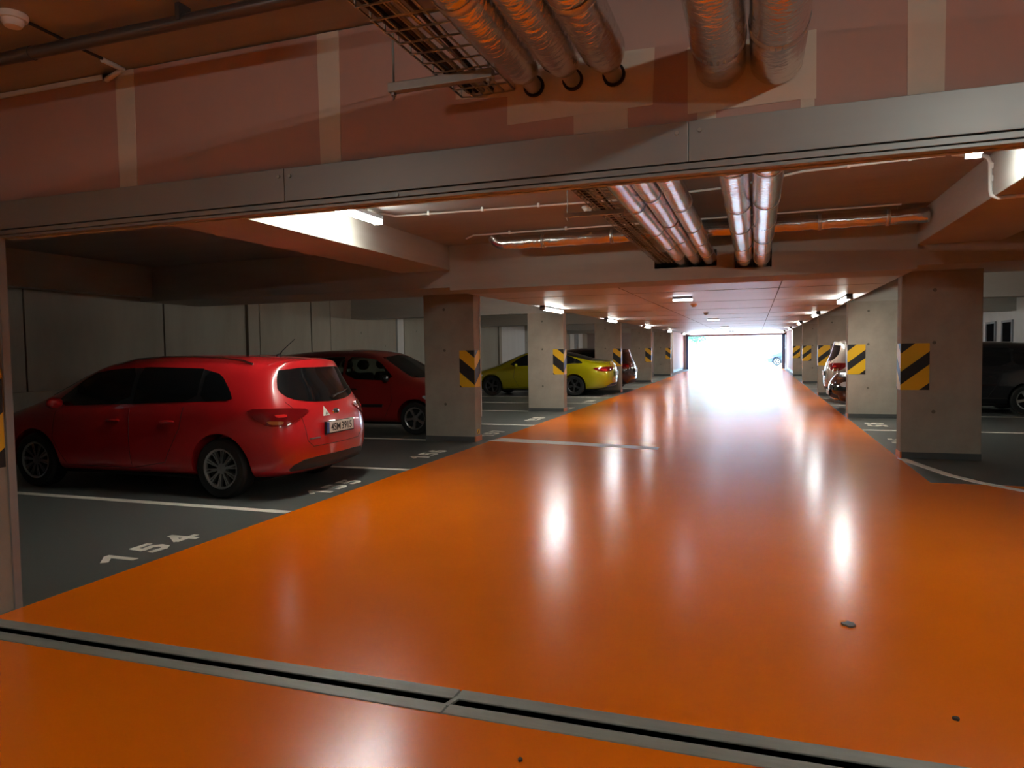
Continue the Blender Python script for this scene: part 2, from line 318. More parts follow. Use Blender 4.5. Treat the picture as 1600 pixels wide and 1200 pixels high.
fil([(-.222, 2.40), (-.148, 2.40), (-.148, 2.46), (-.222, 2.46)]); fil([(.166, 2.40), (.216, 2.40), (.216, 2.46), (.166, 2.46)])
# metal fascia that carries the door
fs = empty('door_fascia', (0, 2.97, 2.2), label='grey sheet metal fascia spanning above the opening under pink boards', cat='fascia')
sx = [-4.18, -2.194, -.254, 1.75, 3.7]
for i in range(4): MB().box(sx[i]+.0015, sx[i+1]-.0015, 0, .05, .052, .213).build('fascia_panel', panel_m, fs, bevel=.002)
MB().box(-4.18, 3.7, .042, .05, .035, .06).build('gap_backing', panel_m, fs)
MB().box(-4.18, 3.7, 0, .05, .022, .046).build('lower_lip', panel_m, fs, bevel=.002)
MB().box(-4.18, 3.7, .042, .05, .014, .024).build('gap_backing', panel_m, fs)
MB().box(-4.18, 3.7, .003, .05, .004, .018).build('lower_lip', panel_m, fs, bevel=.002)
MB().box(-4.18, 3.7, .05, .08, .0, .028).build('opening_soffit', beam_m, fs)
for x, z in ((-2.225, .175), (-2.16, .172), (-1.572, .03), (-.30, .17), (-.21, .172)): MB().lathe([(.0, -.006), (.008, -.006), (.009, 0), (.009, .004)], 10, 'y', (x, -.0, z)).build('screw', zinc, fs, smooth=40)

# ------------------------------------------------------------------ pillars and hazard signs
def clip_poly(poly, a, b, c):
    out = []
    for i in range(len(poly)):
        p, q = poly[i], poly[(i+1) % len(poly)]; dp = a*p[0]+b*p[1]-c; dq = a*q[0]+b*q[1]-c
        if dp <= 0: out.append(p)
        if (dp < 0 < dq) or (dq < 0 < dp): t = dp/(dp-dq); out.append((p[0]+(q[0]-p[0])*t, p[1]+(q[1]-p[1])*t))
    return out
def hazard(w, h, slope, parent, M4, stripes):
    """yellow plate w x h (local u, v), black bands v + slope*u within each (lo, hi)"""
    def lay(o): o.data.transform(M4); return o
    lay(MB().box(0, w, 0, .004, 0, h).build('sign_plate', sign_y, parent))
    for lo, hi in stripes:
        poly = clip_poly(clip_poly([(0, 0), (w, 0), (w, h), (0, h)], slope, 1, hi), -slope, -1, -lo)
        if len(poly) > 2: lay(MB().prism(poly, 'y', -.0012, .002).build('black_stripe', sign_k, parent))
def corner_sign(x, y, side, w, label, depth=.25):
    """side -1: left row (corner at +x end of the front face), +1: right row (corner at -x end)"""
    h = .61
    s = empty('hazard_sign', (x, y, .905), label=label, cat='sign', group='black and yellow corner signs on the pillars')
    if side < 0:
        hazard(w, h, .80, s, Matrix.Translation((-w, -.0045, 0)), [(-1, .04), (.25, .49), (.70, 2)])
        hazard(depth, h, -.80, s, Matrix.Translation((.0045, 0, 0)) @ Z90, [(.038, .278), (.488, 2)])
    else:
        hazard(w, h, -.80, s, Matrix.Translation((0, -.0045, 0)), [(-1, -.17), (.07, .24), (.48, 2)])
        hazard(depth, h, .80, s, Matrix.Translation((-.0045, depth, 0)) @ Matrix.Rotation(-PI/2, 4, 'Z'), [(-1, .04), (.28, .45), (.69, 2)])
    return s
L_lab = ['between the red hatchback and the stop bar', 'next to floor number 158', 'hiding the front of the dark maroon car', 'first past the dark maroon car', 'second past the dark maroon car']
R_lab = ['beside the curved white guide line', 'hiding the middle of the black car', 'just past the beige car', 'second past the beige car', 'third past the beige car']
def pillar(x0, x1, y, d, lab, aisle):
    p = empty('concrete_pillar', ((x0+x1)/2, y, 0), label='flat concrete pillar ' + lab, cat='pillar', group='concrete pillars along the lane')
    w = (x1-x0)/2
    MB().box(-w, w, 0, d, 0, 2.46).build('shaft', concrete, p, bevel=.012)
    MB().box(-w-.004, w+.004, -.004, d+.004, 0, .085).build('plinth_coat', plinth_m, p, bevel=.002)
    for tx, tz in ((-.08, .62), (-.08, 1.52), (-.08, 2.2)): MB().lathe([(0, -.0012), (.018, -.0015), (.024, 0), (.024, .01)], 12, 'y', (tx, .0, tz)).build('tie_hole', concrete_dark, p, smooth=50)
    a = w+.0045; s = 1 if aisle > 0 else -1
    MB().box(*sorted((s*(a-.02), s*(a+.001))), -.005, d+.005, 0, .087).build('plinth_coat_lane_side', plinth_or, p)
    return p
for i, y in enumerate(pl_L):
    p = pillar(-5.28, -4.372, y, .27, L_lab[i], 1); corner_sign(-4.372, y, -1, .265, 'hazard sign wrapped round pillar ' + L_lab[i], .26)
    if i == 0:
        MB().box(.456, .4605, .05, .17, .12, .20).build('small_sticker', sign_y, p); MB().prism([(.06, .125), (.09, .125), (.16, .195), (.13, .195)], 'x', .4555, .4612).build('small_sticker_stripe', sign_k, p)
        MB().tube([(.462, .255, .4), (.462, .255, 2.44)], .011, 8).build('conduit', plastic_w, p, smooth=50)
for i, y in enumerate(pl_R):
    pillar(1.817, 2.74, y, .28, R_lab[i], -1); corner_sign(1.817, y, 1, .33, 'hazard sign wrapped round pillar ' + R_lab[i], .27)
s = empty('hazard_sign', (-4.188, 2.60, .86), label='hazard sign on the concrete pier at the near end of the door rail', cat='sign', group='black and yellow corner signs on the pillars')
hazard(.345, .58, -.80, s, Matrix.Translation((.0025, 0, 0)) @ Z90, [(-.3, -.16), (.05, .25), (.45, 2)])

# ------------------------------------------------------------------ luminaires
tube_mid = mat('lamp_tube_weaker', (1, 1, 1), .4, emit=(.95, 1.0, .94), estr=60)  # same tube with weaker emission than the others
def tube_lamp(x, y, z, length, label, along='y', lit=True, mid=False, name='tube_lamp'):
    l = empty(name, (x, y, z), 0 if along == 'y' else -PI/2, label=label, cat='lamp', group='lit tube lamps under the ceiling' if lit else None)
    h = length/2
    MB().box(-.05, .05, -h, h, -.045, 0).build('lamp_housing', plastic_g if lit else plastic_w, l, bevel=.008)
    prof = [(.052*math.cos(t), -.045 - .05*math.sin(t)) for t in [PI*k/8 for k in range(9)]]
    MB().prism(prof, 'y', -h+.01, h-.01).build('diffuser_offscreen' if name.endswith('_offscreen') else 'diffuser', (tube_mid if mid else tube_on) if lit else plastic_w, l, smooth=50)
    for e in (-1, 1): MB().box(-.055, .055, *sorted((e*h, e*(h-.03))), -.098, 0).build('end_cap', plastic_g if lit else plastic_w, l, bevel=.006)
    if z < CZ-.02 and z > SZ+.1:
        for e in (-1, 1): MB().box(-.02, .02, e*h*.6-.02, e*h*.6+.02, -.005, CZ-z+.002).build('mount', plastic_g, l)
    return l
for i, y in enumerate((14.45, 20.9, 28.2, 35.8, 43.4)):
    tube_lamp(-4.05, y, SZ, 1.5, ('lit tube lamp over the lane edge near floor number 158', 'lit tube lamp above the rear of the yellow car', 'lit tube lamp past the dark maroon car', 'small lit tube lamp above the left lane edge before the pink wall', 'lit tube lamp in front of the pink left flank wall')[i])
    tube_lamp(1.56, y-.1, SZ, 1.5, ('lit tube lamp over the lane edge before the black car', 'lit tube lamp above the beige car', 'lit tube lamp two pillars past the black car', 'lit tube lamp at last pillar before the right flank wall', 'lit tube lamp beside the pink right flank wall')[i])
tube_lamp(-3.88, 6.15, 2.985, 1.5, 'bright tube lamp beside the long left beam over the red estate')
tube_lamp(1.55, 5.5, 2.985, 1.5, 'bright tube lamp beside the right beam behind the fascia', mid=True)
tube_lamp(1.55, .2, CZ, 1.5, 'tube lamp on the near ceiling in line with the right beam', name='tube_lamp_right_offscreen')
tube_lamp(-3.9, -1.9, CZ, 1.5, 'tube lamp on the near ceiling in line with the left beam', name='tube_lamp_left_offscreen')
tube_lamp(-5.3, 11.9, CZ, 1.2, 'unlit white tube lamp above bay 157 behind the first pillar', 'x', lit=False)
for i, y in enumerate((12.75, 22.5, 31.3, 41.0)):
    e = empty('emergency_light', (-1.2, y, SZ), label='small white emergency light box ' + ('nearest the lane front beam', 'past the round smoke detectors', 'third along the lane middle', 'fourth along the lane middle', 'just inside the far gate')[i], cat='light', group='emergency lights along the lane middle')
    MB().box(-.17, .17, -.05, .05, -.045, 0).build('housing', plastic_g, e, bevel=.006); MB().box(-.165, .165, -.045, .045, -.075, -.044).build('diffuser', emerg_on, e, bevel=.006)
def detector(x, y, z, label, m):
    d = empty('smoke_detector', (x, y, z), label=label, cat='detector')
    MB().lathe([(0, 0), (.062, 0), (.064, -.012), (.058, -.026), (0, -.026)], 28, 'z').build('base', m, d, smooth=35)
    MB().lathe([(0, -.024), (.045, -.026), (.044, -.040), (.034, -.055), (0, -.058)], 28, 'z').build('sensor_head', m, d, smooth=35)
detector(-1.2, 15.1, SZ, 'small orange smoke detector under the lane ceiling', mat('orange_plastic', (.62, .25, .10), .5))
detector(-1.2, 19.0, SZ, 'small dark detector under the lane ceiling', plastic_g)
detector(-3.17, 2.36, CZ, 'round white smoke detector on the near ceiling by the trunking', plastic_w)
detector(-1.72, 7.6, CZ, 'round white smoke detector on the ceiling beside the wire tray', plastic_w)

# ------------------------------------------------------------------ ducts and pipes
def clad_pipe(x, z, r, i, core):
    p = empty('insulated_pipe', (x, 0, z), label=('foil wrapped pipe next to the wire cable tray', 'middle foil wrapped pipe of the group of three', 'foil wrapped pipe of the three facing the pair', 'foil wrapped pipe of the pair facing the three', 'foil wrapped pipe of the pair on the side of the right beam')[i], cat='pipe', group='foil wrapped pipes through the pink wall')
    rnd = random.Random(i)
    def run(y0, y1, taper=False):
        n = int((y1-y0)/.05); path = []; rr = []
        for k in range(n+1):
            y = y0 + (y1-y0)*k/n; path.append((noise.noise((y*1.1, i*7, 0))*.006, y, noise.noise((y*1.3, i*9, 5))*.005)); rr.append(r*(1+.025*noise.noise((y*3, i*3, 2))))
        if taper: rr[-1] = r*.72; rr[-2] = r*.9
        MB().tube(path, rr, 28).build('foil_sleeve', foil, p, smooth=60)
        y = y0+.4
        while y < y1-.2:
            MB().lathe([(r*1.012, -.022), (r*1.03, -.018), (r*1.03, .018), (r*1.012, .022)], 28, 'y', (0, y, 0)).build('tape_band', tape, p, smooth=60); y += .85+.4*rnd.random()
    run(-5.8, 2.86 if core else 2.985, core); run(3.23, 10.25)
    if core:
        MB().tube([(0, 2.8, -.02), (0, 3.05, -.02)], r*.42, 18).build('bare_pipe', pipe_core, p, smooth=60)
        MB().lathe([(r*.42, 2.985), (r*.56, 2.982), (r*.56, 3.0), (r*.42, 3.0)], 20, 'y', (0, 0, -.02)).build('collar', black_c, p)
for i, (x, z, r, c) in enumerate(((-.908, 2.665, .082, 1), (-.735, 2.668, .080, 1), (-.558, 2.665, .085, 1), (-.128, 2.628, .098, 0), (.078, 2.615, .098, 0))): clad_pipe(x, z, r, i, c)
cp = empty('cross_duct', (0, 8.9, 2.92), label='foil wrapped duct running across under the ceiling before the front beam', cat='duct')
path = [(-3.14+.16*math.cos(PI+PI/2*k/8), 0, .16+.16*math.sin(PI+PI/2*k/8)) for k in range(2, 8)] + [(-3.10+.07*k, .004*math.sin(k), .004*math.sin(k*1.7)) for k in range(int(4.93/.07)+1)]
path = [(x, y, z - (.03 - .0) * 0) for x, y, z in path]
MB().tube(path, [.085*(1+.05*noise.noise((p[0]*9, 1, 1))) for p in path], 24).build('foil_sleeve', foil, cp, smooth=60)
for x in (-2.6, -1.7, -.2, .7, 1.4): MB().lathe([(.088, -.02), (.094, -.016), (.094, .016), (.088, .02)], 24, 'x', (x, 0, 0)).build('tape_band', tape, cp, smooth=60)
for x in (-2.4, -1.25, .5, 1.5): MB().tube([(x, 0, -.092), (x, .0, .13)], .004, 6).build('hanger_rod', zinc, cp)
# wire mesh cable tray
ct = empty('cable_tray', (-1.125, 0, 2.645), label='galvanised wire mesh cable tray beside the three pipes', cat='cable tray')
w = MB()
for u, z in ((-.125, .09), (-.125, .045), (-.125, 0), (-.075, 0), (-.025, 0), (.025, 0), (.075, 0), (.125, 0), (.125, .045), (.125, .09)): w.box(u-.003, u+.003, -5.5, 9.7, z-.003, z+.003)
y = -1.5
while y < 9.7:
    w.box(-.128, .128, y-.003, y+.003, -.006, 0).box(-.13, -.124, y-.003, y+.003, -.003, .09).box(.124, .13, y-.003, y+.003, -.003, .09); y += .10
w.build('wire_mesh', zinc, ct)
for k, (u, z, r, m) in enumerate(((-.09, .018, .014, black_c), (-.06, .016, .012, black_c), (-.10, .043, .012, black_c), (-.02, .012, .008, plastic_g), (.0, .012, .007, zinc), (.03, .012, .008, black_c))):
    MB().tube([(u+.012*math.sin(j*.9+k*2), -5.5+j*.4, z+.003) for j in range(39)], r, 8).build('cable', m, ct, smooth=50)
def strut(y, x0, x1, label):
    s = empty('support_strut', (0, y, 2.622), label=label, cat='bracket')
    MB().box(x0, x1, -.02, .02, -.022, .016).build('channel', zinc, s, bevel=.003)
    for x in (x0+.02, x1-.02): MB().tube([(x, 0, -.05), (x, 0, CZ-2.622)], .005, 8).build('threaded_rod', zinc, s); MB().lathe([(0, -.034), (.012, -.034), (.012, -.022), (0, -.022)], 6, 'z', (x, 0, 0)).build('nut', zinc, s)
strut(2.73, -1.47, -1.0, 'steel channel strut hung on rods in front of the pink wall'); strut(5.79, -1.50, -1.0, 'steel channel strut hung on rods behind the fascia')
tk = empty('ceiling_trunking', (0, 2.565, CZ), label='long dark grey trunking tube under the near ceiling', cat='trunking')
MB().tube([(-6.1, 0, -.07), (-3.35, 0, -.07)], .030, 20).build('trunking_length', trunk_m, tk, smooth=60)
MB().tube([(-3.352, 0, -.07), (-1.5, 0, -.07)], .030, 20).build('trunking_length', trunk_m, tk, smooth=60)
MB().tube([(-3.40, 0, -.07), (-3.32, 0, -.07)], .033, 20).build('coupling', trunk_m, tk, smooth=60)
for x in (-5, -4, -2.4, -1.7): MB().box(x-.012, x+.012, -.034, .034, -.075, 0).build('hanger', trunk_m, tk)
tag(MB().tube([(-3.17, 2.42, CZ-.004), (-3.18, 2.6, CZ-.006), (-3.2, 2.75, CZ-.004), (-3.2, 2.86, CZ-.006)], .008, 6).build('detector_cable', black_c, smooth=50), 'dark cable running from the smoke detector towards the pink wall', 'cable')
tag(MB().tube([(-3.2, 2.85, CZ-.012), (-3.205, 2.98, CZ-.012), (-3.3, 2.985, CZ-.04), (-3.33, 2.985, CZ-.05)], .014, 10).build('cable_sleeve', plastic_w, smooth=50), 'short pale cable sleeve where ceiling meets pink wall', 'conduit')
def conduit(path, clips, label, r=.011):
    c = empty('conduit', path[0], label=label, cat='conduit'); p0 = Vector(path[0])
    MB().tube([Vector(p)-p0 for p in path], r, 10).build('tube', plastic_w, c, smooth=60)
    for q in clips: q = Vector(q)-p0; MB().box(q.x-.012, q.x+.012, q.y-.016, q.y+.016, q.z-.016, min(q.z+.03, CZ-.001-p0.z)).build('clip', plastic_w, c)
zc = CZ-.03
conduit([(-3.88, 6.9, zc), (-3.8, 7.12, zc), (-1.3, 7.27, zc), (-.2, 7.1, zc), (.4, 6.72, zc), (1.45, 6.60, zc)], [(-3.4+.62*k, 7.145+.037*k, zc) for k in range(4)] + [(.75, 6.68, zc), (1.2, 6.63, zc)], 'white conduit along the ceiling between the two bright lamps')
conduit([(-3.62, 8.74, zc-.03), (-3.5, 8.70, zc), (-.9, 8.72, zc), (1.5, 8.70, zc)], [(-3.0+.75*k, 8.71, zc) for k in range(5)], 'white conduit above the foil cross duct')
conduit([(1.5, 6.60, zc), (1.70, 6.70, zc), (1.78, 6.75, zc-.01), (1.805, 6.77, zc-.05), (1.81, 6.77, 2.74), (1.815, 6.76, 2.70), (1.86, 6.74, 2.672), (1.95, 6.72, 2.672), (2.5, 6.7, 2.672)], [(1.815, 6.77, 2.93), (1.815, 6.77, 2.83)], 'white conduit bent down the face of the right beam', .016)

# ------------------------------------------------------------------ cars
# local axes of a car: x from the tail (0) to the nose, y to its left, z up
FR = [.62, .2, -.2, -.62]
def cage_mesh(st, bulge_r, bulge_f, crown, crease=()):
    """st: stations of 7 side rows (x, y, z) from sill to roof edge; closed cage with tail and nose caps"""
    bm = bmesh.new(); rings = []
    for i, rows in enumerate(st):
        b = bulge_r if i == 0 else bulge_f if i == len(st)-1 else 0
        r6 = rows[6]; r0 = rows[0]; ring = [bm.verts.new(p) for p in rows]
        ring += [bm.verts.new((r6[0] + b*(1-f*f), r6[1]*f, r6[2] + crown*(1-f*f))) for f in FR]
        ring += [bm.verts.new((p[0], -p[1], p[2])) for p in reversed(rows)]
        ring += [bm.verts.new((r0[0] + b*(1-f*f), -r0[1]*f, r0[2])) for f in FR]
        rings.append(ring)
    n = len(rings[0])
    for a, b in zip(rings, rings[1:]):
        for k in range(n): bm.faces.new((a[k], a[(k+1) % n], b[(k+1) % n], b[k]))
    for ring, rows, b in ((rings[0], st[0], bulge_r), (rings[-1], st[-1], bulge_f)):
        grid = []
        for r in range(7):
            if r == 0: mid = [ring[n-1-k] for k in range(4)]
            elif r == 6: mid = [ring[7+k] for k in range(4)]
            else: mid = [bm.verts.new((rows[r][0] + b*(1-f*f), rows[r][1]*f, rows[r][2])) for f in FR]
            grid.append([ring[r]] + mid + [ring[17-r]])
        for r in range(6):
            for k in range(5): bm.faces.new((grid[r][k], grid[r][k+1], grid[r+1][k+1], grid[r+1][k]))
    bmesh.ops.recalc_face_normals(bm, faces=bm.faces[:])
    cl = bm.edges.layers.float.new('crease_edge')
    for i, row, val in crease:      # crease along a row (i None) or across the tail at a row
        for e in bm.edges:
            a, b = e.verts
            ia = [(j, rg.index(a)) for j, rg in enumerate(rings) if a in rg]; ib = [(j, rg.index(b)) for j, rg in enumerate(rings) if b in rg]
            if not ia or not ib: continue
            (sa, ka), (sb, kb) = ia[0], ib[0]
            if i is None and sa != sb and ka == kb and ka in (row, 17-row): e[cl] = val
            if i is not None and sa == sb == i and row == 6 and 6 <= ka <= 11 and 6 <= kb <= 11: e[cl] = val
    me = bpy.data.meshes.new('body'); bm.to_mesh(me); bm.free(); return me
def evaluated(me, mods):
    o = bpy.data.objects.new('tmp', me); C.objects.link(o)
    for kind, kw in mods:
        md = o.modifiers.new(kind, kind)
        for k, v in kw.items(): setattr(md, k, v)
    dg = bpy.context.evaluated_depsgraph_get(); dg.update()
    r = bpy.data.meshes.new_from_object(o.evaluated_get(dg)); bpy.data.objects.remove(o); return r
def cut(me, mb):
    """boolean difference of mesh me with the solid(s) in mb"""
    c = mb.build('tmp_cutter', trim_k); r = evaluated(me, [('BOOLEAN', dict(operation='DIFFERENCE', object=c, solver='EXACT'))])
    bpy.data.objects.remove(c); return r
VIEW = {'left': (Vector((0, -1, 0)), Vector((1, 0, 0))), 'right': (Vector((0, 1, 0)), Vector((1, 0, 0))), 'rear': (Vector((1, 0, 0)), Vector((0, 1, 0))), 'front': (Vector((-1, 0, 0)), Vector((0, 1, 0))),
        'rl': (Vector((1, -1, 0)).normalized(), Vector((1, 1, 0)).normalized()), 'rr': (Vector((1, 1, 0)).normalized(), Vector((1, -1, 0)).normalized()),
        'fl': (Vector((-1, -1, 0)).normalized(), Vector((1, -1, 0)).normalized()), 'fr': (Vector((-1, 1, 0)).normalized(), Vector((1, 1, 0)).normalized())}
def dense(poly, step, close=True):
    out = []
    for i in range(len(poly) if close else len(poly)-1):
        a = Vector(poly[i]); b = Vector(poly[(i+1) % len(poly)]); k = max(1, int((b-a).length/step)); out += [a + (b-a)*j/k for j in range(k)]
    if not close: out.append(Vector(poly[-1]))
    return out
def smooth_poly(poly, it=2):
    for _ in range(it):
        q = []
        for i in range(len(poly)):
            a = Vector(poly[i]); b = Vector(poly[(i+1) % len(poly)]); q += [a*.8+b*.2, a*.2+b*.8]
        poly = q
    return poly
def shoot(bvh, view, u, z, off):
    d, ua = VIEW[view]; o = ua*u + Vector((0, 0, z))
    # centre of the body is near x = 2
    c = Vector((2.0, 0, 0)); o = o - d*(5 + (o).dot(d))
    h = bvh.ray_cast(o, d)
    if h[0] is None: h = bvh.find_nearest(ua*u + Vector((0, 0, z)) + d*(0))
    n = h[1]
    if n.dot(d) > 0: n = -n
    return h[0] + n*off
def patch(bvh, view, poly, name, m, parent, t=.004, step=.045, rnd=1):
    poly = smooth_poly(poly, rnd) if rnd else [Vector(p) for p in poly]
    out = dense(poly, step); xs = [p.x for p in out]; ys = [p.y for p in out]; n = len(out)
    def inside(p):
        c = False
        for i in range(n):
            a, b = out[i], out[(i+1) % n]
            if (a.y > p.y) != (b.y > p.y) and p.x < (b.x-a.x)*(p.y-a.y)/(b.y-a.y)+a.x: c = not c
        return c
    pts = list(out); x = min(xs)+step/2
    while x < max(xs):
        y = min(ys)+step/2
        while y < max(ys):
            p = Vector((x, y))
            if inside(p) and min((p-q).length for q in out) > step*.5: pts.append(p)
            y += step
        x += step
    V, E_, Fc, *_ = delaunay_2d_cdt(pts, [(i, (i+1) % n) for i in range(n)], [], 1, 1e-5)
    top = [shoot(bvh, view, v.x, v.y, t) for v in V]; bot = [shoot(bvh, view, v.x, v.y, -.012) for v in V]
    k = len(V); cnt = {}
    for f in Fc:
        for a, b in zip(f, f[1:]+f[:1]): cnt[(a, b)] = 1
    sides = [(a, b, k+b, k+a) for (a, b) in cnt if (b, a) not in cnt]
    o = MB().add(top+bot, [tuple(f) for f in Fc] + [tuple(k+i for i in reversed(f)) for f in Fc] + sides).build(name, m, parent, smooth=45)
    return o
def seams(bvh, lists, parent, r=.004):
    for view, pl in lists:
        MB().tube([shoot(bvh, view, p.x, p.y, -.001) for p in dense(pl, .05, False)], r, 6).build('panel_gap', panel_dark, parent)
def make_wheel(kind):
    r = .316
    t = MB().lathe([(.205, .09), (.225, .098), (.29, .10), (.309, .085), (r, .06), (r, -.06), (.309, -.085), (.29, -.10), (.225, -.098), (.205, -.09), (.205, .09)], 44).build('wheel', tyre_m, smooth=40)
    rm = rim_dark if kind == 'dark' else rim_m
    MB().lathe([(0, .02), (.2, .02), (.2, .0), (0, 0)], 32).build('brake_disc', wheel_dark, t)
    rim = MB().lathe([(.188, .085), (.200, .097), (.212, .099), (.214, .09), (.205, .06), (.188, .06), (.188, .085)], 44)
    ns = 10 if kind == 'multi' else 5
    for k in range(ns):
        for dt in ((-.085, .085) if kind != 'multi' else (-.05, .11)):
            a = 2*PI*k/ns; a1 = a+dt*(1.1 if kind == 'multi' else .8); a0 = a + dt*.6
            w = .011 if kind == 'multi' else .022
            p0 = Vector((math.cos(a0)*.045, 0, math.sin(a0)*.045)); p1 = Vector((math.cos(a1)*.195, 0, math.sin(a1)*.195)); d = (p1-p0).normalized(); q = Vector((-d.z, 0, d.x))*w
            vs = []
            for p, ya, yb in ((p0, .082, .05), (p1, .092, .06)):
                vs += [p-q+Vector((0, yb, 0)), p+q+Vector((0, yb, 0)), p+q*.7+Vector((0, ya, 0)), p-q*.7+Vector((0, ya, 0))]
            rim.add(vs, [(0, 1, 5, 4), (1, 2, 6, 5), (2, 3, 7, 6), (3, 0, 4, 7), (0, 3, 2, 1), (4, 5, 6, 7)])
    rim.lathe([(.0, .088), (.03, .088), (.058, .08), (.062, .05)], 24)
    rim.build('rim', rm, t, smooth=40)
    return t
ESTATE = [
 [(.17,.74,.24),(.11,.80,.36),(.08,.82,.60),(.13,.81,.86),(.18,.78,.99),(.30,.70,1.20),(.36,.60,1.43)],
 [(.42,.81,.20),(.40,.87,.36),(.38,.895,.6),(.42,.885,.87),(.48,.865,1.0),(.56,.775,1.22),(.64,.64,1.46)],
 [(.95,.83,.20),(.95,.88,.36),(.95,.90,.6),(.95,.89,.87),(1.0,.87,.995),(1.05,.785,1.23),(1.1,.66,1.49)],
 [(1.9,.83,.20),(1.9,.88,.36),(1.9,.90,.6),(1.9,.885,.86),(1.9,.86,.97),(1.9,.785,1.23),(1.9,.66,1.505)],
 [(2.7,.83,.20),(2.7,.88,.36),(2.7,.90,.6),(2.7,.88,.85),(2.65,.86,.95),(2.6,.775,1.20),(2.5,.65,1.475)],
 [(3.3,.83,.20),(3.3,.88,.36),(3.3,.90,.6),(3.3,.88,.84),(3.25,.85,.93),(3.05,.75,1.15),(2.85,.63,1.40)],
 [(3.75,.82,.20),(3.75,.87,.36),(3.75,.89,.6),(3.75,.86,.82),(3.7,.80,.92),(3.66,.73,.97),(3.6,.64,1.0)],
 [(4.2,.80,.20),(4.2,.84,.34),(4.2,.86,.55),(4.2,.82,.74),(4.18,.74,.82),(4.16,.66,.865),(4.14,.56,.885)],
 [(4.36,.68,.24),(4.42,.71,.34),(4.44,.72,.52),(4.40,.68,.66),(4.34,.62,.74),(4.30,.56,.79),(4.26,.48,.81)]]
FASTBACK = [
 [(.14,.74,.26),(.08,.80,.38),(.05,.82,.62),(.08,.80,.84),(.10,.76,.95),(.16,.70,1.04),(.20,.60,1.07)],
 [(.45,.84,.20),(.42,.89,.36),(.40,.92,.62),(.44,.91,.86),(.50,.87,.98),(.55,.78,1.07),(.60,.64,1.11)],
 [(1.10,.86,.20),(1.1,.91,.36),(1.1,.935,.6),(1.1,.92,.88),(1.1,.89,1.0),(1.1,.79,1.16),(1.15,.62,1.30)],
 [(2.0,.86,.20),(2.0,.91,.36),(2.0,.93,.6),(2.0,.92,.87),(2.0,.89,.98),(2.0,.80,1.22),(2.0,.64,1.465)],
 [(2.9,.86,.20),(2.9,.91,.36),(2.9,.93,.6),(2.9,.91,.85),(2.85,.88,.95),(2.8,.79,1.20),(2.7,.64,1.45)],
 [(3.5,.86,.20),(3.5,.91,.36),(3.5,.93,.6),(3.5,.91,.84),(3.45,.88,.93),(3.25,.77,1.13),(3.05,.63,1.36)],
 [(4.0,.86,.20),(4.0,.90,.36),(4.0,.92,.6),(4.0,.89,.80),(3.95,.83,.90),(3.9,.75,.95),(3.85,.65,.98)],
 [(4.55,.82,.20),(4.55,.86,.34),(4.55,.88,.55),(4.55,.84,.72),(4.53,.76,.79),(4.5,.68,.83),(4.48,.56,.85)],
 [(4.72,.70,.24),(4.78,.73,.34),(4.80,.74,.52),(4.76,.70,.64),(4.70,.62,.71),(4.66,.56,.75),(4.62,.48,.77)]]
def stretched(st, kx, kz, ky=1.):
    return [[(x*kx, y*ky, z if z < .3 else .3+(z-.3)*kz) for x, y, z in rows] for rows in st]
